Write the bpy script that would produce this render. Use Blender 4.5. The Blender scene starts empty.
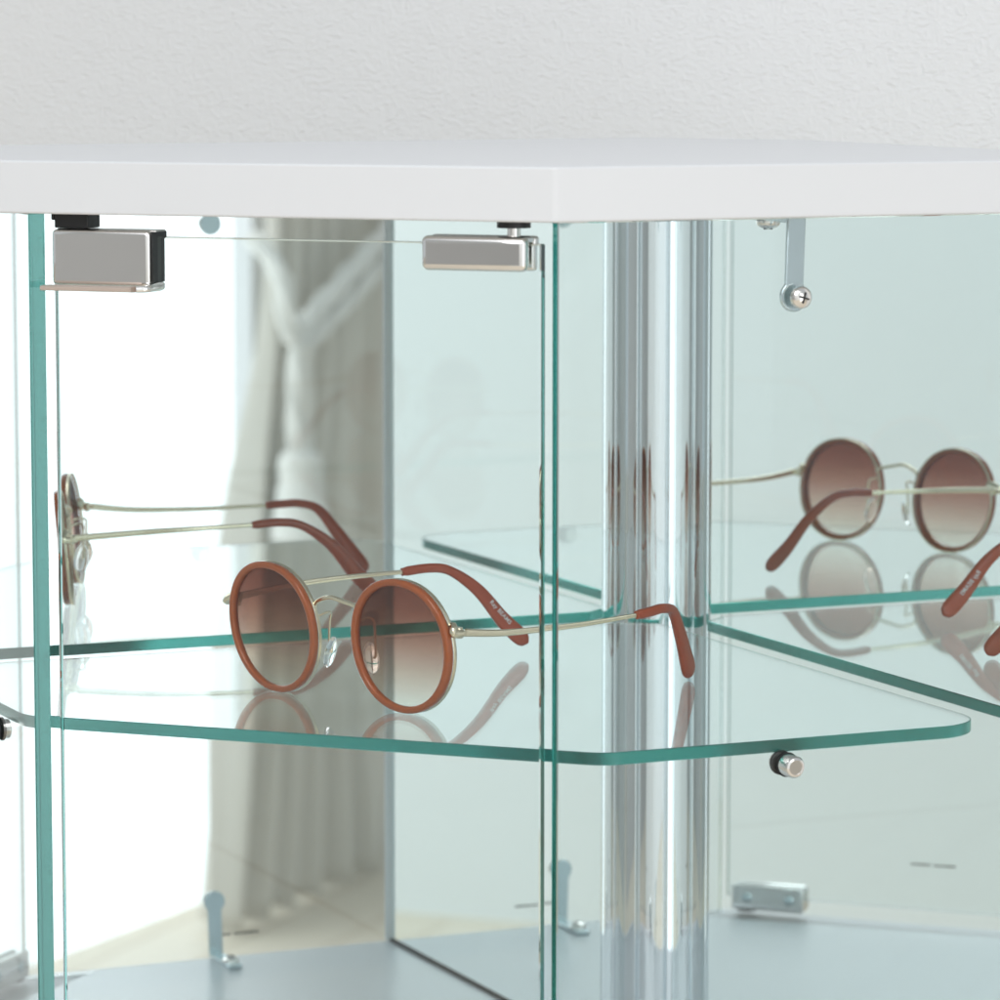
import bpy, bmesh, math, random
from mathutils import Vector, Matrix
random.seed(4)
MM = 0.001
scn = bpy.context.scene
COL = scn.collection
PI = math.pi

# ------------------------------------------------------------------ helpers
def link(o, parent=None):
    COL.objects.link(o)
    if parent is not None:
        o.parent = parent
    return o

def world_off(parent):
    """world position of an (unrotated) chain of parents, in mm"""
    v = Vector((0, 0, 0))
    while parent is not None:
        v += parent.location
        parent = parent.parent
    return v / MM

def obj(name, bm, m, parent=None, local=False, smooth=35, bevel=0, seg=2):
    """link a bmesh (millimetres, world coordinates unless local) as one mesh object"""
    if not local and parent is not None:
        off = world_off(parent)
        bmesh.ops.translate(bm, verts=bm.verts, vec=-off)
    bmesh.ops.scale(bm, verts=bm.verts, vec=(MM, MM, MM))
    bmesh.ops.recalc_face_normals(bm, faces=bm.faces)
    me = bpy.data.meshes.new(name)
    bm.to_mesh(me); bm.free()
    if smooth:
        for p in me.polygons: p.use_smooth = True
        me.set_sharp_from_angle(angle=math.radians(smooth))
    me.materials.append(m)
    o = bpy.data.objects.new(name, me)
    link(o, parent)
    if bevel:
        b = o.modifiers.new('bevel', 'BEVEL'); b.width = bevel * MM; b.segments = seg
        b.limit_method = 'ANGLE'; b.angle_limit = math.radians(40); b.harden_normals = False
    return o

def thing(name, label, cat, loc=(0, 0, 0), rotz=0, group=None):
    o = bpy.data.objects.new(name, None)
    o.empty_display_size = .02
    o.location = Vector(loc) * MM; o.rotation_euler = (0, 0, rotz)
    o['label'] = label; o['category'] = cat
    if group: o['group'] = group
    return link(o)

def struct(name, bm, m, smooth=35):
    o = obj(name, bm, m, smooth=smooth); o['kind'] = 'structure'; return o

def add_prism(bm, pts, z0, z1, M=None):
    n = len(pts)
    lo = [bm.verts.new((p[0], p[1], z0)) for p in pts]
    hi = [bm.verts.new((p[0], p[1], z1)) for p in pts]
    bm.faces.new(lo[::-1]); bm.faces.new(hi)
    for i in range(n):
        j = (i + 1) % n
        bm.faces.new((lo[i], lo[j], hi[j], hi[i]))
    if M is not None:
        bmesh.ops.transform(bm, matrix=M, verts=lo + hi)

def frame_matrix(o, x, y, z):
    M = Matrix.Identity(4)
    for i, v in enumerate((x, y, z)):
        for r in range(3): M[r][i] = v[r]
    for r in range(3): M[r][3] = o[r]
    return M

def add_box(bm, lo, hi, M=None):
    add_prism(bm, [(lo[0], lo[1]), (hi[0], lo[1]), (hi[0], hi[1]), (lo[0], hi[1])], lo[2], hi[2], M)

def bez(pts, n=8):
    """Catmull-Rom resample of a point list"""
    P = [Vector(p) for p in pts]; out = []
    for i in range(len(P) - 1):
        a = P[max(i - 1, 0)]; b = P[i]; c = P[i + 1]; d_ = P[min(i + 2, len(P) - 1)]
        for k in range(n):
            t = k / n
            out.append(0.5 * ((2 * b) + (c - a) * t + (2 * a - 5 * b + 4 * c - d_) * t * t + (3 * b - a - 3 * c + d_) * t ** 3))
    out.append(P[-1]); return out

def add_sweep(bm, pts, sect, side=None, cap=True):
    """sweep; sect(i, t) -> list of (a, b) offsets: a along the side axis, b along side x tangent"""
    P = [Vector(p) for p in pts]; n = len(P); rings = []
    ref = Vector(side) if side is not None else None
    for i in range(n):
        T = (P[min(i + 1, n - 1)] - P[max(i - 1, 0)]).normalized()
        if ref is None:
            ref = T.orthogonal()
        A = (ref - T * ref.dot(T)).normalized()
        if side is None: ref = A
        B = T.cross(A)
        rings.append([bm.verts.new(P[i] + A * a + B * b) for a, b in sect(i, i / (n - 1))])
    m = len(rings[0])
    for i in range(n - 1):
        for k in range(m):
            l = (k + 1) % m
            bm.faces.new((rings[i][k], rings[i][l], rings[i + 1][l], rings[i + 1][k]))
    if cap:
        bm.faces.new(rings[0][::-1]); bm.faces.new(rings[-1])

def ell(ra, rb, n=14, p=2.0):
    out = []
    for k in range(n):
        t = 2 * PI * k / n; c, s = math.cos(t), math.sin(t)
        out.append((ra * math.copysign(abs(c) ** (2 / p), c), rb * math.copysign(abs(s) ** (2 / p), s)))
    return out

def add_tube(bm, pts, r, n=12, cap=True):
    add_sweep(bm, pts, lambda i, t: ell(r, r, n), cap=cap)

def add_lathe(bm, prof, M=None, n=32):
    """prof: (radius, height) list round local z"""
    rings = []; vs = []
    for r, h in prof:
        if r < 1e-6:
            v = bm.verts.new((0, 0, h)); rings.append([v]); vs.append(v)
        else:
            ring = [bm.verts.new((r * math.cos(2 * PI * k / n), r * math.sin(2 * PI * k / n), h)) for k in range(n)]
            rings.append(ring); vs += ring
    for a, b in zip(rings, rings[1:]):
        for k in range(n):
            l = (k + 1) % n
            if len(a) == 1 and len(b) == 1: continue
            if len(a) == 1: bm.faces.new((a[0], b[k], b[l]))
            elif len(b) == 1: bm.faces.new((a[k], b[0], a[l]))
            else: bm.faces.new((a[k], b[k], b[l], a[l]))
    for e, ring in ((0, rings[0]), (1, rings[-1])):
        if len(ring) > 1: bm.faces.new(ring)
    if M is not None: bmesh.ops.transform(bm, matrix=M, verts=vs)

def axis_matrix(o, z):
    z = Vector(z).normalized(); x = z.orthogonal().normalized(); y = z.cross(x)
    return frame_matrix(o, x, y, z)

def fillet(pts, radii, n=10):
    out = []; N = len(pts)
    for i in range(N):
        p = Vector(pts[i]).to_2d(); r = radii[i]
        if r <= 0: out.append(tuple(p)); continue
        a = (Vector(pts[i - 1]).to_2d() - p).normalized(); b = (Vector(pts[(i + 1) % N]).to_2d() - p).normalized()
        ang = math.acos(max(-1, min(1, a.dot(b)))); t = r / math.tan(ang / 2)
        c = p + (a + b).normalized() * (r / math.sin(ang / 2))
        s0 = p + a * t - c; s1 = p + b * t - c
        a0 = math.atan2(s0.y, s0.x); a1 = math.atan2(s1.y, s1.x); d_ = a1 - a0
        while d_ > PI: d_ -= 2 * PI
        while d_ < -PI: d_ += 2 * PI
        for k in range(n + 1):
            q = a0 + d_ * k / n
            out.append((c.x + r * math.cos(q), c.y + r * math.sin(q)))
    return out

# ------------------------------------------------------------------ materials
def mat(name):
    m = bpy.data.materials.new(name); m.use_nodes = True
    nt = m.node_tree
    return m, nt, nt.nodes['Principled BSDF'], nt.nodes['Material Output']

def principled(name, col, rough=.5, metal=0, coat=0, bump=None, spec=None, var=0, sss=0):
    m, nt, b, out = mat(name)
    b.inputs['Base Color'].default_value = (*col, 1)
    b.inputs['Roughness'].default_value = rough
    b.inputs['Metallic'].default_value = metal
    b.inputs['Coat Weight'].default_value = coat
    b.inputs['Coat Roughness'].default_value = .3 if coat == 1 else .03
    if spec is not None: b.inputs['Specular IOR Level'].default_value = spec
    tc = nt.nodes.new('ShaderNodeTexCoord')
    if var:
        nz = nt.nodes.new('ShaderNodeTexNoise'); nz.inputs['Scale'].default_value = 60; nz.inputs['Detail'].default_value = 4
        nt.links.new(tc.outputs['Object'], nz.inputs['Vector'])
        mr = nt.nodes.new('ShaderNodeMapRange')
        mr.inputs['To Min'].default_value = rough * (1 - var); mr.inputs['To Max'].default_value = rough * (1 + var)
        nt.links.new(nz.outputs['Fac'], mr.inputs['Value']); nt.links.new(mr.outputs['Result'], b.inputs['Roughness'])
    if bump:
        sc, st, dist = bump
        nz = nt.nodes.new('ShaderNodeTexNoise'); nz.inputs['Scale'].default_value = sc; nz.inputs['Detail'].default_value = 3
        nt.links.new(tc.outputs['Object'], nz.inputs['Vector'])
        bp = nt.nodes.new('ShaderNodeBump'); bp.inputs['Strength'].default_value = st; bp.inputs['Distance'].default_value = dist
        nt.links.new(nz.outputs['Fac'], bp.inputs['Height']); nt.links.new(bp.outputs['Normal'], b.inputs['Normal'])
    return m

def glass(name, ior=1.5, ab=(.0088, .0031, .0035), rough=0.0):
    """clear float glass: refractive faces, green body absorption (per mm)"""
    m = bpy.data.materials.new(name); m.use_nodes = True; nt = m.node_tree
    nt.nodes.remove(nt.nodes['Principled BSDF']); out = nt.nodes['Material Output']
    g = nt.nodes.new('ShaderNodeBsdfGlass'); g.inputs['IOR'].default_value = ior; g.inputs['Roughness'].default_value = rough
    nt.links.new(g.outputs[0], out.inputs['Surface'])
    if ab:
        mx = max(ab) / .95
        v = nt.nodes.new('ShaderNodeVolumeAbsorption')
        v.inputs['Density'].default_value = mx / MM
        v.inputs['Color'].default_value = (*[1 - a / mx for a in ab], 1)
        nt.links.new(v.outputs[0], out.inputs['Volume'])
    return m

def glass_ground_edges(name, r):
    m = glass(name); nt = m.node_tree
    g = next(n for n in nt.nodes if n.type == 'BSDF_GLASS')
    ge = nt.nodes.new('ShaderNodeNewGeometry'); sx = nt.nodes.new('ShaderNodeSeparateXYZ')
    nt.links.new(ge.outputs['True Normal'], sx.inputs[0])
    ab = nt.nodes.new('ShaderNodeMath'); ab.operation = 'ABSOLUTE'; nt.links.new(sx.outputs['Z'], ab.inputs[0])
    lt = nt.nodes.new('ShaderNodeMath'); lt.operation = 'LESS_THAN'; lt.inputs[1].default_value = .9; nt.links.new(ab.outputs[0], lt.inputs[0])
    mu = nt.nodes.new('ShaderNodeMath'); mu.operation = 'MULTIPLY'; mu.inputs[1].default_value = r; nt.links.new(lt.outputs[0], mu.inputs[0])
    nt.links.new(mu.outputs[0], g.inputs['Roughness']); return m

def mirror(name, col):
    m = bpy.data.materials.new(name); m.use_nodes = True; nt = m.node_tree
    nt.nodes.remove(nt.nodes['Principled BSDF']); out = nt.nodes['Material Output']
    g = nt.nodes.new('ShaderNodeBsdfGlossy'); g.inputs['Roughness'].default_value = 0.0
    g.inputs['Color'].default_value = (*col, 1)
    nt.links.new(g.outputs[0], out.inputs['Surface']); return m

def emission(name, col, s):
    m = bpy.data.materials.new(name); m.use_nodes = True; nt = m.node_tree
    nt.nodes.remove(nt.nodes['Principled BSDF']); out = nt.nodes['Material Output']
    tc = nt.nodes.new('ShaderNodeTexCoord')
    g = nt.nodes.new('ShaderNodeEmission'); g.inputs['Color'].default_value = (*col, 1)
    w = nt.nodes.new('ShaderNodeTexWave'); w.inputs['Scale'].default_value = 4; w.inputs['Distortion'].default_value = 2
    nt.links.new(tc.outputs['Object'], w.inputs['Vector'])
    mr = nt.nodes.new('ShaderNodeMapRange'); mr.inputs['To Min'].default_value = s * .96; mr.inputs['To Max'].default_value = s * 1.04
    nt.links.new(w.outputs['Fac'], mr.inputs['Value']); nt.links.new(mr.outputs['Result'], g.inputs['Strength'])
    nt.links.new(g.outputs[0], out.inputs['Surface']); return m

GLASS = glass('float_glass')
SHELFGLASS = glass_ground_edges('float_glass_ground_edges', .22)
MIRROR = mirror('silver_mirror', (.915, .962, .962))
MELAMINE = principled('white_melamine', (.745, .748, .765), rough=.38, bump=(900, .03, .0004))
FLOORB = principled('pale_blue_floor_board', (.88, .92, .97), rough=.35, coat=1, bump=(900, .03, .0004))
CHROME = principled('polished_chrome', (.86, .84, .82), rough=.07, metal=1, var=.3)
POSTCH = principled('chrome_post', (.83, .88, .91), rough=.035, metal=1)
ZINC = principled('zinc_plated_steel', (.66, .74, .77), rough=.24, metal=1, var=.3, bump=(2500, .05, .0003))
STEEL = principled('turned_steel', (.82, .79, .76), rough=.13, metal=1, var=.3)
ALU = principled('satin_aluminium', (.93, .935, .94), rough=.4)
BLACKP = principled('black_plastic', (.012, .012, .013), rough=.4)
RUBBER = principled('black_rubber', (.014, .014, .014), rough=.6)
TANREFLECT = principled('chrome_tan_reflection', (.62, .50, .43), rough=.3, metal=.35)  # chrome lip with its tan floor reflection put into the colour
INK = principled('dark_ink', (.05, .055, .055), rough=.6)
WHITEINK = principled('white_ink', (.85, .82, .80), rough=.5)
GOLD = principled('pale_gold', (.80, .71, .54), rough=.16, metal=1, var=.3)
ACETATE = principled('brown_acetate', (.54, .112, .018), rough=.06, coat=.3, spec=.45)
SLEEVE = principled('brown_temple_acetate', (.50, .092, .040), rough=.13, coat=.1, spec=.4)
SILICONE = glass('clear_silicone', ior=1.42, ab=None, rough=.04)

def wallpaper():
    m, nt, b, out = mat('embossed_white_wallpaper')
    b.inputs['Base Color'].default_value = (.80, .798, .80, 1); b.inputs['Roughness'].default_value = .8
    b.inputs['Specular IOR Level'].default_value = .2
    tc = nt.nodes.new('ShaderNodeTexCoord')
    def noise(scale, stretch, det, dist=0.):
        mp = nt.nodes.new('ShaderNodeMapping'); mp.inputs['Scale'].default_value = stretch
        nt.links.new(tc.outputs['Object'], mp.inputs['Vector'])
        nz = nt.nodes.new('ShaderNodeTexNoise'); nz.inputs['Scale'].default_value = scale; nz.inputs['Detail'].default_value = det
        nz.inputs['Distortion'].default_value = dist
        nt.links.new(mp.outputs[0], nz.inputs['Vector']); return nz.outputs['Fac']
    h = noise(520, (.5, .5, 1.05), 2, .5)      # short horizontal strokes
    v = noise(500, (1.0, 1.0, .55), 2, .4)        # crossing vertical strokes
    p = noise(90, (1, 1, 1.3), 2)                # patches where either wins
    mx = nt.nodes.new('ShaderNodeMix'); mx.data_type = 'FLOAT'
    cr = nt.nodes.new('ShaderNodeMapRange'); cr.inputs['From Min'].default_value = .52; cr.inputs['From Max'].default_value = .62
    nt.links.new(p, cr.inputs['Value']); nt.links.new(cr.outputs[0], mx.inputs[0])
    nt.links.new(h, mx.inputs[2]); nt.links.new(v, mx.inputs[3])
    bp = nt.nodes.new('ShaderNodeBump'); bp.inputs['Strength'].default_value = 1.0; bp.inputs['Distance'].default_value = .0011
    nt.links.new(mx.outputs[0], bp.inputs['Height']); nt.links.new(bp.outputs['Normal'], b.inputs['Normal'])
    return m
WALLPAPER = wallpaper()
PLAINWALL = principled('pale_plaster', (.87, .89, .90), rough=.85)

def wood_floor():
    m, nt, b, out = mat('beige_plank_floor')
    b.inputs['Roughness'].default_value = .5
    tc = nt.nodes.new('ShaderNodeTexCoord')
    mp = nt.nodes.new('ShaderNodeMapping'); mp.inputs['Rotation'].default_value = (0, 0, math.radians(45))
    nt.links.new(tc.outputs['Object'], mp.inputs['Vector'])
    br = nt.nodes.new('ShaderNodeTexBrick'); br.inputs['Scale'].default_value = 1
    br.inputs['Color1'].default_value = (.76, .67, .54, 1); br.inputs['Color2'].default_value = (.82, .735, .61, 1)
    br.inputs['Mortar'].default_value = (.62, .52, .40, 1); br.inputs['Mortar Size'].default_value = .004
    br.inputs['Brick Width'].default_value = .9; br.inputs['Row Height'].default_value = .12
    nt.links.new(mp.outputs[0], br.inputs['Vector']); nt.links.new(br.outputs['Color'], b.inputs['Base Color'])
    return m
FLOORM = wood_floor()

def cloth(name, col):
    m, nt, b, out = mat(name)
    b.inputs['Base Color'].default_value = (*col, 1); b.inputs['Roughness'].default_value = .9
    b.inputs['Specular IOR Level'].default_value = .15
    tc = nt.nodes.new('ShaderNodeTexCoord'); w = nt.nodes.new('ShaderNodeTexNoise'); w.inputs['Scale'].default_value = 300
    nt.links.new(tc.outputs['Object'], w.inputs['Vector'])
    bp = nt.nodes.new('ShaderNodeBump'); bp.inputs['Strength'].default_value = .3; bp.inputs['Distance'].default_value = .001
    nt.links.new(w.outputs['Fac'], bp.inputs['Height']); nt.links.new(bp.outputs['Normal'], b.inputs['Normal'])
    return m
LINEN = cloth('grey_linen', (.66, .625, .565))
ROPEM = cloth('ivory_cord', (.76, .74, .70))

def lens_material():
    """gradient tinted lens: the tint itself fades from brown at the top to almost clear at the bottom"""
    m = bpy.data.materials.new('gradient_brown_lens'); m.use_nodes = True; nt = m.node_tree
    nt.nodes.remove(nt.nodes['Principled BSDF']); out = nt.nodes['Material Output']
    tc = nt.nodes.new('ShaderNodeTexCoord'); sx = nt.nodes.new('ShaderNodeSeparateXYZ')
    nt.links.new(tc.outputs['Generated'], sx.inputs[0])
    cr = nt.nodes.new('ShaderNodeValToRGB'); e = cr.color_ramp.elements
    e[0].position = .02; e[0].color = (.93, .90, .86, 1)
    e[1].position = 1.0; e[1].color = (.42, .21, .165, 1)
    for pos, c in ((.25, (.84, .74, .68, 1)), (.55, (.66, .47, .41, 1)), (.80, (.50, .285, .235, 1))):
        x = e.new(pos); x.color = c
    nt.links.new(sx.outputs['Z'], cr.inputs[0])
    tr = nt.nodes.new('ShaderNodeBsdfTransparent'); nt.links.new(cr.outputs[0], tr.inputs['Color'])
    gl = nt.nodes.new('ShaderNodeBsdfGlossy'); gl.inputs['Roughness'].default_value = .01
    ge = nt.nodes.new('ShaderNodeNewGeometry'); dt = nt.nodes.new('ShaderNodeVectorMath'); dt.operation = 'DOT_PRODUCT'
    nt.links.new(ge.outputs['Normal'], dt.inputs[0]); nt.links.new(ge.outputs['Incoming'], dt.inputs[1])
    def mth(op, a, b=None):
        n = nt.nodes.new('ShaderNodeMath'); n.operation = op
        for i, x in enumerate((a, b)):
            if x is None: continue
            if isinstance(x, (int, float)): n.inputs[i].default_value = x
            else: nt.links.new(x, n.inputs[i])
        return n.outputs[0]
    c = mth('ABSOLUTE', dt.outputs['Value'])
    f = mth('ADD', mth('MULTIPLY', mth('POWER', mth('SUBTRACT', 1.0, c), 5), .955), .045)
    f = mth('MULTIPLY', mth('MULTIPLY', f, .6), mth('SUBTRACT', 1.0, ge.outputs['Backfacing']))
    mx = nt.nodes.new('ShaderNodeMixShader'); nt.links.new(f, mx.inputs[0])
    nt.links.new(tr.outputs[0], mx.inputs[1]); nt.links.new(gl.outputs[0], mx.inputs[2])
    nt.links.new(mx.outputs[0], out.inputs['Surface'])
    return m
LENS = lens_material()

# ------------------------------------------------------------------ dimensions (mm); cabinet corner at the origin, shelf top z = 0
Z_TOP, T_TOP, Z_FLOOR, Z_ROOM = 202.7, 20.7, -225.0, -900.0
S2 = math.sqrt(.5)

# ------------------------------------------------------------------ the setting
bm = bmesh.new(); add_box(bm, (-9000, -9000, Z_ROOM - 60), (4000, 4000, Z_ROOM)); struct('floor', bm, FLOORM)
def diag_wall(name, s, t0, t1, th, m, z1=2600):
    """vertical wall slab on the line x + y = s, running along (1,-1)"""
    c = Vector((s / 2, s / 2, 0)); e = Vector((S2, -S2, 0)); n = Vector((S2, S2, 0))
    bm = bmesh.new(); add_box(bm, (t0, 0, Z_ROOM), (t1, th, z1), frame_matrix(c, e, n, Vector((0, 0, 1))))
    return struct(name, bm, m)
diag_wall('wall', 150, -2600, 2600, 100, WALLPAPER)
bm = bmesh.new(); add_box(bm, (-3600, -3300, Z_ROOM), (-3500, -400, 2600)); struct('added_side_wall', bm, principled('taupe_plaster', (.52, .525, .53), rough=.9))  # unseen wall added so the chrome hinges reflect grey
diag_wall('rear_wall', -4450, -500, 3600, -100, PLAINWALL)

# ------------------------------------------------------------------ display cabinet
cab = thing('display_cabinet', 'white topped glass corner display cabinet with two mirror backs and a chrome corner post', 'display cabinet', (-150, -150, Z_ROOM))

board = [(-374, 27), (-374, -177), (-209.5, -341.7), (58, -341.7), (58, -38), (5, 27)]
bm = bmesh.new(); add_prism(bm, fillet(board, [0, 4, 4, 0, 0, 0], 8), Z_TOP, Z_TOP + T_TOP); obj('top_board', bm, MELAMINE, cab, bevel=.9, seg=3)
bm = bmesh.new(); add_prism(bm, fillet(board, [0, 14, 14, 0, 0, 0], 8), Z_FLOOR - T_TOP, Z_FLOOR - 3); obj('base_board', bm, MELAMINE, cab, bevel=.9, seg=3)
floorp = [(-353, -1), (-353, -157), (-170, -326), (-1, -326), (-1, -24), (-24, -1)]
bm = bmesh.new(); add_prism(bm, floorp, Z_FLOOR - 2.9, Z_FLOOR); obj('floor_panel', bm, FLOORB, cab, bevel=.5)
plinth = [(-368, 20), (-368, -172), (-212, -334), (50, -334), (50, -36), (5, 20)]
bm = bmesh.new(); add_prism(bm, plinth, Z_ROOM, Z_FLOOR - T_TOP - .5); obj('plinth', bm, MELAMINE, cab)

bm = bmesh.new(); add_box(bm, (-355.6, 0, Z_FLOOR + .2), (-25.6, 5, Z_TOP - .2)); obj('mirror_panel', bm, MIRROR, cab)
bm = bmesh.new(); add_box(bm, (0, -326, Z_FLOOR + .2), (5, -25.6, Z_TOP - .2)); obj('mirror_panel', bm, MIRROR, cab)
# dark seam bead along the foot of each mirror
bm = bmesh.new(); add_box(bm, (-1.2, -325, Z_FLOOR), (-.1, -24.5, Z_FLOOR + 1.6)); obj('edge_bead', bm, RUBBER, cab)
# aluminium channels at the free ends of the mirrors
bm = bmesh.new(); add_box(bm, (-2.6, -329.2, Z_FLOOR + .2), (-.05, -326.2, Z_TOP - .2)); obj('mirror_channel', bm, ALU, cab, bevel=.4)
bm = bmesh.new(); add_box(bm, (-355.6, -4, Z_FLOOR + .2), (-352.5, -.2, Z_TOP - .2)); obj('mirror_channel', bm, ALU, cab, bevel=.4)

# chrome corner post: round; flutes and grooves invented to give it reflection stripes
prof = []
NP = 720
for k in range(NP):
    a = 2 * PI * k / NP
    q = (a % (PI / 2)) / (PI / 2)
    r = 25.7 + .18 * math.cos(2 * PI * 3 * q)
    for c0, w, dp in ((.17, .022, 1.5), (.50, .03, 1.8), (.83, .022, 1.5)):
        x = (q - c0) / w
        if abs(x) < 1: r -= dp * (math.cos(x * PI) * .5 + .5)
    prof.append((r * math.cos(a), r * math.sin(a)))
bm = bmesh.new(); add_prism(bm, prof, Z_FLOOR + .1, Z_TOP - .1); obj('corner_post', bm, POSTCH, cab, smooth=60)

# side panels, front ends mitred to the plane of the door
SF = -539.0
def side_panel(pts):
    bm = bmesh.new(); add_prism(bm, pts, Z_FLOOR - 2.7, Z_TOP - .15)
    return obj('side_panel', bm, GLASS, cab, smooth=0, bevel=.45, seg=1)
left_panel = side_panel([(-362.6, -183.2), (-355.9, -183.2), (-355.9, 9), (-362.6, 9)])
right_panel = side_panel([(-205, -334.5), (57, -334.5), (57, -329.5), (-205, -329.5)])

def printed_mark(parent, o, e, n, w=26, h=1.4):
    """a line of small dark print on the glass, too small to read"""
    bm = bmesh.new(); rnd = random.Random(7); x = 0
    M = frame_matrix(Vector(o), Vector(e), Vector(n), Vector((0, 0, 1)))
    k = 0
    while x < w:
        cw = rnd.uniform(.8, 1.5)
        if k == 8: x += 1.6
        hh = h * rnd.uniform(.75, 1.0)
        add_box(bm, (x, .02, 0), (x + cw, .08, hh), M)
        if rnd.random() < .5: add_box(bm, (x + cw, .02, hh * .4), (x + cw + .4, .08, hh * .7), M)
        x += cw + .45; k += 1
    obj('printed_mark', bm, INK, parent, smooth=0)
printed_mark(right_panel, (-104, -329.48, -214), (1, 0, 0), (0, 1, 0), 27)

# door frame: t along the door from its left end, o outwards, z up
D0 = Vector((-353, -185, 0)); DE = Vector((S2, -S2, 0)); DN = Vector((-S2, -S2, 0))
DM = frame_matrix(D0, DE, DN, Vector((0, 0, 1)))
DL = 203.2
bm = bmesh.new(); add_box(bm, (0, -5, Z_FLOOR + 8), (DL, 0, 194.2), DM)
door = obj('door', bm, GLASS, cab, smooth=0, bevel=.45, seg=1)
printed_mark(door, DM @ Vector((95, -5.02, -191.5)), -DE, -DN, 26)

# pivot hinge, top right of the door
def pivot_hinge(z0, z1, sgn):
    bm = bmesh.new()
    add_box(bm, (156.8, .25, z0), (199.4, 5.8, z1), DM)
    h = obj('pivot_hinge', bm, CHROME, door, bevel=2.6, seg=5)
    bm = bmesh.new(); add_box(bm, (156.8, -9.2, z0), (199.4, -5.25, z1), DM); obj('hinge_plate', bm, CHROME, h, bevel=1.2, seg=3)
    zc = (194.45, z1 - .3) if sgn > 0 else (z0 + .3, Z_FLOOR + 7.7)
    bm = bmesh.new(); add_box(bm, (157.4, -7, zc[0]), (198.6, 2, zc[1]), DM); obj('hinge_cap', bm, CHROME, h, bevel=.5)
    bm = bmesh.new()
    za, zb = (z1 - .2, Z_TOP - 2.6) if sgn > 0 else (Z_FLOOR + .3, z0 + .2)
    add_lathe(bm, [(2.6, za), (2.6, zb)], DM @ Matrix.Translation((191.5, -2.5, 0)), 24); obj('pivot_pin', bm, STEEL, h)
    bm = bmesh.new()
    za, zb = (Z_TOP - 2.6, Z_TOP - .2) if sgn > 0 else (Z_FLOOR + .1, Z_FLOOR + .9)
    add_lathe(bm, [(6.4, za), (6.4, zb)], DM @ Matrix.Translation((191.5, -2.5, 0)), 32); obj('bush', bm, BLACKP, h)
    for t in (165, 190):
        bm = bmesh.new(); add_lathe(bm, [(3.0, 0), (3.0, .5), (2.2, 1.0), (.6, 1.1), (.6, .5), (0, .5)], DM @ axis_matrix((t, -9.2, (z0 + z1) / 2), (0, -1, 0)), 20)
        obj('screw', bm, ZINC, h)
    return h
pivot_hinge(183.9, 197.0, 1)
pivot_hinge(-224.0, -209.5, -1)

# magnet strike plate with finger lip, top left of the door
bm = bmesh.new(); add_box(bm, (1.4, .3, 174.9), (44.0, 5.0, 196.6), DM)
strike = obj('strike_plate', bm, CHROME, door, bevel=1.8, seg=4)
bm = bmesh.new(); add_box(bm, (1.4, -8.6, 194.5), (44.6, .2, 196.8), DM); obj('strike_cap', bm, CHROME, strike, bevel=.5)
bm = bmesh.new(); add_box(bm, (.6, -8.6, 175.4), (43.0, -5.3, 194.3), DM); obj('strike_pad', bm, BLACKP, strike, bevel=.4)
bm = bmesh.new(); add_box(bm, (44.05, -8.4, 176.6), (45.0, 4.3, 196.2), DM); obj('end_pad', bm, BLACKP, strike, bevel=.25)
bm = bmesh.new(); add_sweep(bm, [DM @ Vector(p) for p in ((1.0, 9.4, 174.2), (40, 9.4, 174.2))], lambda i, t: ell(4.6, 1.05, 20, 5), side=DN)
obj('finger_lip', bm, TANREFLECT, strike)
bm = bmesh.new(); add_sweep(bm, [DM @ Vector(p) for p in bez([(40.05, 9.4, 174.2), (43.5, 7, 174.4), (45.2, 2.2, 174.9), (45.4, -3, 175.2)], 5)], lambda i, t: ell(2.0 - .3 * t, 1.25 + .5 * t, 16, 3), side=DN)
obj('lip_end', bm, CHROME, strike)
bm = bmesh.new(); add_box(bm, (1.6, -8.2, 197.0), (16.3, 2.5, Z_TOP - .2), DM); add_box(bm, (.1, -8.2, 200.0), (1.5, 2.5, Z_TOP - .2), DM)
obj('magnet_catch', bm, BLACKP, cab, bevel=.5)

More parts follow.
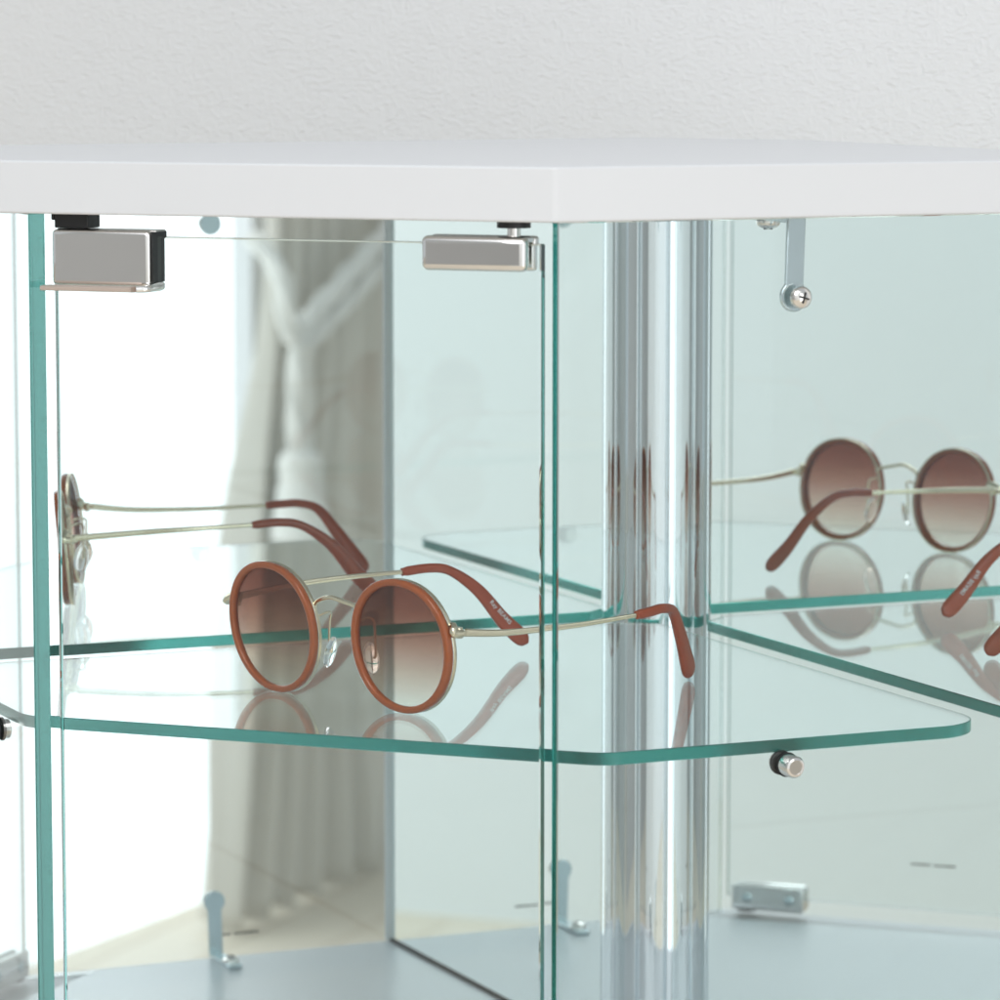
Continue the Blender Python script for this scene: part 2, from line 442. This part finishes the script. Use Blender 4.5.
# L brackets that hold the right side panel
def bracket(z_leaf, sgn):
    """sgn +1: leaf under the top board, leg hanging down; -1: leaf on the floor, leg standing up"""
    zc = z_leaf - sgn * 30.6
    bm = bmesh.new(); y0, y1 = -328.2, -326.4
    cx = -102.0; w = 3.9
    pts = [(cx - w, z_leaf)]
    a0 = math.asin(w / 5.8)
    for k in range(25):
        a = -PI / 2 - a0 + (-(2 * PI - 2 * a0)) * k / 24 if False else None
    arc = []
    R = 5.9; a0 = math.acos(w / R)
    n = 24
    for k in range(n + 1):
        a = PI - a0 + (PI + 2 * a0) * k / n
        arc.append((cx - .8 + R * math.cos(a), zc + sgn * R * math.sin(a)))
    poly = [(cx - w, z_leaf)] + arc + [(cx + w, z_leaf)]
    M = frame_matrix(Vector((0, y1, 0)), Vector((1, 0, 0)), Vector((0, 0, 1)), Vector((0, -1, 0)))
    add_prism(bm, poly, 0, y1 - y0, M)
    za, zb = sorted((z_leaf, z_leaf - sgn * 2.3))
    add_box(bm, (cx - w, y1 + .001, za), (cx + w, y1 + 30, zb))
    b = obj('panel_bracket', bm, ZINC, cab, bevel=.45, seg=2)
    def head(o, ax, name='screw', r=4.4):
        bm = bmesh.new(); pr = [(r, 0), (r, .8)]
        for k in range(1, 7):
            a = k / 6 * PI / 2; pr.append((r * math.cos(a) if k < 6 else 0, .8 + 2.6 * math.sin(a)))
        add_lathe(bm, pr, axis_matrix(o, ax), 28)
        s = obj(name, bm, STEEL, b)
        bm = bmesh.new(); Mx = axis_matrix(o, ax) @ Matrix.Rotation(.5, 4, 'Z')
        add_box(bm, (-.35, -2.2, 2.75), (.35, 2.2, 3.46), Mx); add_box(bm, (-2.2, -.35, 2.75), (-.36, .35, 3.46), Mx); add_box(bm, (.36, -.35, 2.75), (2.2, .35, 3.46), Mx)
        obj('recess_shade', bm, RUBBER, b)  # dark cross set into the head as the shade of its recess
    head(Vector((cx - .8, -334.6, zc)), (0, -1, 0))
    head(Vector((cx, y1 + 22, z_leaf - sgn * 2.3)), (0, 0, -sgn), r=4.8)
    bm = bmesh.new(); add_lathe(bm, [(5.2, 0), (5.2, 1.0)], axis_matrix((cx - .8, -328.3, zc), (0, -1, 0)), 28); obj('washer', bm, SILICONE, b)
bracket(Z_TOP - .15, 1)
bracket(Z_FLOOR + .15, -1)

# shelf pins through the side panels
def shelf_pin(o, ax):
    """o: centre on the outer face of the panel, ax: outwards"""
    M = axis_matrix(o, ax)
    bm = bmesh.new(); add_lathe(bm, [(4.0, .9), (4.35, 1.2), (4.35, 6.6), (3.7, 7.6), (2.9, 7.9), (2.9, 7.5), (0, 7.5)], M, 32)
    p = obj('shelf_pin', bm, STEEL, cab)
    bm = bmesh.new(); add_lathe(bm, [(4.7, .05), (4.9, .5), (4.7, .88)], M, 32); obj('rubber_ring', bm, RUBBER, p)
    bm = bmesh.new(); add_lathe(bm, [(4.4, -5.05), (4.8, -5.4), (4.8, -7.0), (4.4, -7.3)], M, 32); obj('rubber_ring', bm, RUBBER, p)
    bm = bmesh.new(); add_lathe(bm, [(3.6, -7.35), (3.9, -7.8), (3.9, -9.3), (3.5, -9.7)], M, 32); obj('pin_rod', bm, STEEL, p)
shelf_pin((-107, -334.5, -5.0 - 4.05), (0, -1, 0))
shelf_pin((-362.6, -133, -5.0 - 4.05), (-1, 0, 0))

# ------------------------------------------------------------------ glass shelf
shelf = [(-353.7, -18.7), (-353.7, -157.3), (-183.3, -327.7), (-11.5, -327.7), (-11.5, -30), (-26, -18.7)]
bm = bmesh.new(); add_prism(bm, fillet(shelf, [3, 22, 18, 24, 3, 3], 16), -5, 0)
sh = obj('glass_shelf', bm, SHELFGLASS, smooth=25, bevel=.4, seg=1)
sh['label'] = 'clear glass shelf with green polished edges inside the cabinet'; sh['category'] = 'glass shelf'

# ------------------------------------------------------------------ sunglasses
ROTG = math.atan2(-.932, .3626)
sun = thing('sunglasses', 'round brown and gold sunglasses with gradient lenses standing open on the glass shelf', 'sunglasses', (-231.3, -178, 0), ROTG)
ZC = 27.6; TILT = math.tan(math.radians(5.5))
def rim_pt(sd, a, k=0.0, y=0.0):
    """point on the lens outline, grown by k; sd +1 / -1 side; a from the outer side, counted upwards"""
    rx, rz = 25.7 + k, 26.0 + k
    c, s = math.cos(a), math.sin(a)
    p = 2.12
    x = rx * math.copysign(abs(c) ** (2 / p), c); z = rz * math.copysign(abs(s) ** (2 / p), s)
    x += 1.0 * (s * .5 + .1)                       # a little wider towards the upper outer side
    x *= 1 - .04 * max(0, -s)
    X = sd * (36.9 + x) - 1.8 + (3.2 if sd > 0 else .6); Z = ZC + z
    yy = y + 2.2 * ((X + 1.8) / 64) ** 2 * 1.0      # slight wrap
    return Vector((X, yy - Z * TILT + 2.0, Z))
NR = 72
for sd in (1, -1):
    # acetate ring
    bm = bmesh.new(); rings = []
    for k in range(NR):
        a = 2 * PI * k / NR
        sect = [(u * 1.5 + .1, v * 1.75 - .75) for u, v in ell(1, 1, 16, 3.2)]
        rings.append([bm.verts.new(rim_pt(sd, a, u, v)) for u, v in sect])
    for k in range(NR):
        A, B = rings[k], rings[(k + 1) % NR]
        for j in range(16):
            l = (j + 1) % 16; bm.faces.new((A[j], A[l], B[l], B[j]))
    rim = obj('rim', bm, ACETATE, sun, local=True, smooth=60)
    # gold wire round the back of the ring
    bm = bmesh.new(); rings = []
    for k in range(NR):
        a = 2 * PI * k / NR
        rings.append([bm.verts.new(rim_pt(sd, a, 1.25 + u, 1.85 + v)) for u, v in ell(.38, .75, 12, 3.5)])
    for k in range(NR):
        A, B = rings[k], rings[(k + 1) % NR]
        for j in range(10):
            l = (j + 1) % 10; bm.faces.new((A[j], A[l], B[l], B[j]))
    obj('metal_rim', bm, GOLD, rim, local=True, smooth=60)
    # lens: two curved faces 1.8 mm apart
    bm = bmesh.new(); NRR = 8
    def lens_face(y0):
        ctr = sum((rim_pt(sd, 2 * PI * k / NR, -1.2, y0) for k in range(NR)), Vector()) / NR
        out = []
        for j in range(1, NRR + 1):
            f = j / NRR
            out.append([bm.verts.new(ctr + (rim_pt(sd, 2 * PI * k / NR, -1.2, y0) - ctr) * f + Vector((0, -2.6 * (1 - f * f), 0))) for k in range(NR)])
        c = bm.verts.new(ctr + Vector((0, -2.6, 0)))
        for k in range(NR):
            bm.faces.new((c, out[0][k], out[0][(k + 1) % NR]))
        for A, B in zip(out, out[1:]):
            for k in range(NR):
                l = (k + 1) % NR; bm.faces.new((A[k], A[l], B[l], B[k]))
        return out[-1]
    fa = lens_face(-.5); fb = lens_face(1.0)
    for k in range(NR):
        l = (k + 1) % NR; bm.faces.new((fa[k], fa[l], fb[l], fb[k]))
    obj('lens', bm, LENS, rim, local=True, smooth=60)
    # end piece and hinge
    hx = 66.6 if sd > 0 else -69.5
    pr = rim_pt(sd, math.radians(20), 1.2, 2.6)
    hp = Vector((hx, 3.0, 35.4))
    bm = bmesh.new(); add_sweep(bm, bez([pr - Vector((sd * 1.2, 0, 0)), pr + Vector((sd * 1.6, -.6, .4)), hp + Vector((0, -1.4, 0)), hp + Vector((sd * .2, 3.0, -.3))], 5), lambda i, t: ell(1.5, 1.9 - .3 * t, 12, 3), side=(sd, .2, 0))
    obj('end_piece', bm, GOLD, rim, local=True, smooth=60)
    bm = bmesh.new(); add_lathe(bm, [(1.3, -2.2), (1.5, -2.0), (1.5, 2.0), (1.3, 2.2)], Matrix.Translation(hp + Vector((-sd * 1.6, 3.2, -.2))), 16)
    add_box(bm, tuple(hp + Vector((-1.0, 3.4, -1.3))), tuple(hp + Vector((1.0, 6.2, .9))))
    obj('hinge', bm, GOLD, rim, local=True, smooth=50)
    # nose pad on its wire arm
    px = 12.2 if sd > 0 else -12.0
    pc = Vector((px, 7.6, 19.0))
    ra = rim_pt(sd, math.radians(166), .8, 3.2)
    bm = bmesh.new(); add_tube(bm, bez([ra, ra + Vector((-sd * 1.2, 3.4, 1.2)), ra + Vector((-sd * .2, 6.5, .4)), ra + Vector((sd * .8, 6.6, -3.2)), pc + Vector((sd * 1.9, 1.0, 1.6)), pc + Vector((sd * 1.0, .5, .2))], 6), .55, 10)
    obj('pad_arm', bm, GOLD, rim, local=True, smooth=60)
    bm = bmesh.new()
    bmesh.ops.create_uvsphere(bm, u_segments=24, v_segments=16, radius=1)
    ax_z = Vector((sd * -.22, .10, 1)).normalized(); ax_x = Vector((-sd * .95, .25, 0)).normalized()
    ax_y = ax_z.cross(ax_x).normalized(); ax_x = ax_y.cross(ax_z)
    for v in bm.verts:
        v.co = Vector((v.co.x * 1.5, v.co.y * (4.0 - .5 * v.co.z), v.co.z * 6.8))
    bmesh.ops.transform(bm, matrix=frame_matrix(pc, ax_x, ax_y, ax_z), verts=bm.verts)
    obj('nose_pad', bm, SILICONE, rim, local=True, smooth=80)

bl = rim_pt(-1, math.radians(157), .9, 2.6); br = rim_pt(1, math.radians(157), .9, 2.6)
bm = bmesh.new(); add_tube(bm, bez([bl, bl + Vector((1.6, -.4, 2.0)), (-6.0, bl.y - 1.8, bl.z + 4.2), (-1.8, bl.y - 2.2, bl.z + 4.9), (2.4, bl.y - 1.8, bl.z + 4.2), br + Vector((-1.6, -.4, 2.0)), br], 6), .95, 14)
obj('bridge', bm, GOLD, sun, local=True, smooth=70)

def temple(sd, metal_pts, sleeve_pts, text=False):
    bm = bmesh.new()
    mp = bez(metal_pts, 8)
    add_sweep(bm, mp, lambda i, t: ell(.8 - .15 * t, 1.65 - .65 * min(1, t * 1.5), 12, 3), side=(sd, 0, 0))
    tm = obj('temple', bm, GOLD, sun, local=True, smooth=60)
    sp = bez(sleeve_pts, 8); n = len(sp)
    def sec(i, t):
        h = 2.05 + .1 * t + (2.05 * max(0, (t - .42) / .46) if t < .88 else 2.05)
        th = 1.75 - .1 * t
        if t > .9:
            e = math.sqrt(max(.0, 1 - ((t - .9) / .1) ** 2)); e = max(e, .18)
            h *= e; th *= .55 + .45 * e
        if t < .03: h *= .85; th *= .85
        return ell(th, h, 16, 2.6)
    bm = bmesh.new(); add_sweep(bm, sp, sec, side=(sd, 0, 0))
    sl = obj('temple_tip', bm, SLEEVE, tm, local=True, smooth=60)
    if text:
        cu = bpy.data.curves.new('lettering', 'FONT'); cu.body = 'Ray BEAMS'; cu.size = 2.9; cu.offset = .035; cu.extrude = .03
        cu.shear = .15; cu.space_character = 1.05
        tmp = bpy.data.objects.new('lettering_source', cu); COL.objects.link(tmp)
        bpy.context.view_layer.update()
        me = bpy.data.meshes.new_from_object(tmp.evaluated_get(bpy.context.evaluated_depsgraph_get()))
        bpy.data.objects.remove(tmp); bpy.data.curves.remove(cu)
        bm = bmesh.new(); bm.from_mesh(me); bpy.data.meshes.remove(me)
        i0 = int(n * .67)
        P0 = sp[i0]; P1 = sp[int(n * .90)]
        T = (P1 - P0).normalized()
        side = Vector((-sd, 0, 0)); A = (side - T * side.dot(T)).normalized(); U = A.cross(T)
        M = frame_matrix(P0 + A * 1.74 - U * .7, T, U, A)
        bmesh.ops.transform(bm, matrix=M, verts=bm.verts)
        obj('lettering', bm, WHITEINK, sl, local=True, smooth=0)
temple(1, [(66.9, 8, 35.2), (68.9, 29, 33.2), (72.5, 62, 33.0), (75.6, 92, 34.0), (76.0, 97, 34.2)],
       [(76.0, 96, 34.2), (76.2, 105, 34.9), (75.2, 113, 35.2), (72.0, 122.5, 32.6), (68, 131.5, 22), (63.4, 140.5, 10), (60.5, 146.5, 1.6)])
temple(-1, [(-71.0, 8, 36.2), (-68.5, 40, 38.5), (-63.5, 67, 39.6), (-57, 88, 40.1), (-55.9, 92, 40.2)],
       [(-56.2, 91, 40.2), (-52.9, 104, 41.0), (-50.6, 115, 38.9), (-46.8, 128.5, 29.3), (-42.7, 140, 15.2), (-38.4, 150.5, 4.6)], True)

# ------------------------------------------------------------------ window, curtain and tie-back in the room behind the camera (seen in the mirrors)
C0 = Vector((886, -3161, 0)); CE = Vector((.767, -.642, 0)).normalized(); CN = Vector((.642, .767, 0)).normalized()
CM = frame_matrix(C0, CE, CN, Vector((0, 0, 1)))
win = thing('window', 'bright white window with a sheer blind behind the tied curtain', 'window', tuple(C0 + CN * -120 + Vector((0, 0, Z_ROOM))))
bm = bmesh.new(); add_box(bm, (-1250, -130, Z_ROOM + 1), (330, -120, 1500), CM); obj('sheer_blind', bm, emission('sunlit_sheer', (.95, .98, 1.0), 1.9), win)
bm = bmesh.new()
for lo, hi in (((332, -150, Z_ROOM), (380, -90, 1550)), ((-1250, -150, 1502), (331, -90, 1550))):
    add_box(bm, lo, hi, CM)
obj('window_frame', bm, MELAMINE, win)

def interp(tab, z):
    for (z0, v0), (z1, v1) in zip(tab, tab[1:]):
        if z0 >= z >= z1:
            f = (z0 - z) / (z0 - z1); f = f * f * (3 - 2 * f) if False else f
            return v0 + (v1 - v0) * f
    return tab[0][1] if z > tab[0][0] else tab[-1][1]
SL = [(700, 135), (300, 180), (30, 208), (-60, 208), (-115, 200), (-154, 192), (-307, 138), (-383, 118), (-654, 76), (-848, 52), (-900, 48)]
SR = [(700, 1000), (100, 860), (-115, 820), (-300, 850), (-900, 940)]
bm = bmesh.new(); NU, NZ = 220, 60; grid = []
for j in range(NZ + 1):
    z = 700 - (700 + 888) * j / NZ
    l, r = interp(SL, z), interp(SR, z)
    pin = math.exp(-((z + 110) / 170) ** 2)
    row = []
    for i in range(NU + 1):
        u = i / NU
        amp = 30 * (1 - .35 * pin) * (.55 + .45 * math.sin(7 * u + 1) ** 2) * (.45 + .55 * (z < 0) * min(1, -z / 500 if z < 0 else 0) + .2)
        dpt = amp * math.sin(2 * PI * 10.5 * u + .5 * math.sin(z / 260) + 1.5 * math.sin(5 * u)) + 9 * math.sin(2 * PI * 23 * u + z / 300)
        row.append(bm.verts.new(CM @ Vector((l + (r - l) * u, dpt, z))))
    grid.append(row)
for j in range(NZ):
    for i in range(NU):
        bm.faces.new((grid[j][i], grid[j][i + 1], grid[j + 1][i + 1], grid[j + 1][i]))
cur = obj('curtain', bm, LINEN, smooth=80)
so = cur.modifiers.new('thickness', 'SOLIDIFY'); so.thickness = .003
cur['label'] = 'grey linen curtain drawn aside, reflected in the left mirror'; cur['category'] = 'curtain'

tie = thing('curtain_tieback', 'ivory rope tie-back with a long tassel looped round the grey curtain', 'tie-back', tuple(C0 + Vector((0, 0, -110))))
def twisted(bm, pts, r, strands=3, tw=.03):
    P = bez(pts, 10)
    L = 0; S = [0]
    for a, b in zip(P, P[1:]): L += (b - a).length; S.append(L)
    for k in range(strands):
        q = []
        for i, p in enumerate(P):
            T = (P[min(i + 1, len(P) - 1)] - P[max(i - 1, 0)]).normalized()
            A = T.cross(Vector((.3, .1, 1)) if abs(T.z) < .9 else Vector((1, 0, 0))).normalized(); B = T.cross(A)
            ph = S[i] * tw + 2 * PI * k / strands
            q.append(p + A * r * .5 * math.cos(ph) + B * r * .5 * math.sin(ph))
        add_tube(bm, q, r * .62, 8)
bm = bmesh.new()
O = 66
twisted(bm, [CM @ Vector(p) for p in ((165, 8, 10), (150, O - 10, -40), (148, O, -90), (165, O + 3, -122), (215, O, -95), (320, O, -45), (430, O, 10), (560, 40, 70))], 13)
twisted(bm, [CM @ Vector(p) for p in ((560, 42, 40), (430, O + 2, -22), (330, O + 2, -74), (240, O + 2, -112), (172, O + 6, -138))], 12)
obj('rope', bm, ROPEM, tie)
bm = bmesh.new()
for dx in (-13, 0, 13):
    twisted(bm, [CM @ Vector(p) for p in ((168 + dx * .4, O + 8, -130), (172 + dx, O + 6, -200), (172 + dx * .7, O + 6, -290))], 12)
add_lathe(bm, [(18, 0), (27, -8), (30, -24), (27, -40), (30, -48), (36, -80), (42, -116), (40, -118), (0, -118)], Matrix.Translation(CM @ Vector((172, O + 6, -268))), 28)
obj('tassel', bm, ROPEM, tie)

# ------------------------------------------------------------------ light
w = bpy.data.worlds.new('World'); scn.world = w; w.use_nodes = True
bg = w.node_tree.nodes['Background']; bg.inputs['Color'].default_value = (.90, .96, 1.0, 1); bg.inputs['Strength'].default_value = .58
def area(name, loc, target, sx, sy, power, col=(1, 1, 1)):
    l = bpy.data.lights.new(name, 'AREA'); l.shape = 'RECTANGLE'; l.size = sx; l.size_y = sy; l.energy = power; l.color = col
    o = bpy.data.objects.new(name, l); COL.objects.link(o); o.location = Vector(loc) * MM
    o.rotation_euler = (Vector(target) - Vector(loc)).to_track_quat('-Z', 'Y').to_euler(); return o
area('added_ceiling_light', (-1750, -2350, 2300), (-2400, -3100, -300), 3.0, 3.0, 32, (.97, .98, 1.0))  # added lamp, brightens the rear wall and the board top
area('added_front_light', (-1750, -1950, 1900), (-200, -250, 0), 1.7, 1.7, 29, (.97, .985, 1.0))  # added lamp, brightens the cabinet floor and front

# ------------------------------------------------------------------ camera
cam = bpy.data.cameras.new('camera'); co = bpy.data.objects.new('camera', cam); COL.objects.link(co)
pos = Vector((-837.317, -1704.074, 272.29)); fw = Vector((.40352117, .90779669, -.11434957))
co.location = pos * MM; co.rotation_euler = fw.to_track_quat('-Z', 'Y').to_euler()
cam.sensor_width = 36; cam.lens = 36 * 4.051835; cam.clip_start = .05; cam.clip_end = 100
cam.dof.use_dof = True; cam.dof.focus_distance = 1.66; cam.dof.aperture_fstop = 18
scn.camera = co

scn.render.engine = 'CYCLES'
cy = scn.cycles
cy.max_bounces = 200; cy.transmission_bounces = 200; cy.glossy_bounces = 60; cy.diffuse_bounces = 4; cy.transparent_max_bounces = 32; cy.volume_bounces = 0
cy.caustics_reflective = True; cy.caustics_refractive = True; cy.blur_glossy = 0.3
cy.sample_clamp_indirect = 8
cy.use_denoising = True; cy.denoiser = 'OPENIMAGEDENOISE'
vs = scn.view_settings; vs.view_transform = 'Standard'; vs.look = 'None'; vs.exposure = 0.02; vs.gamma = 1
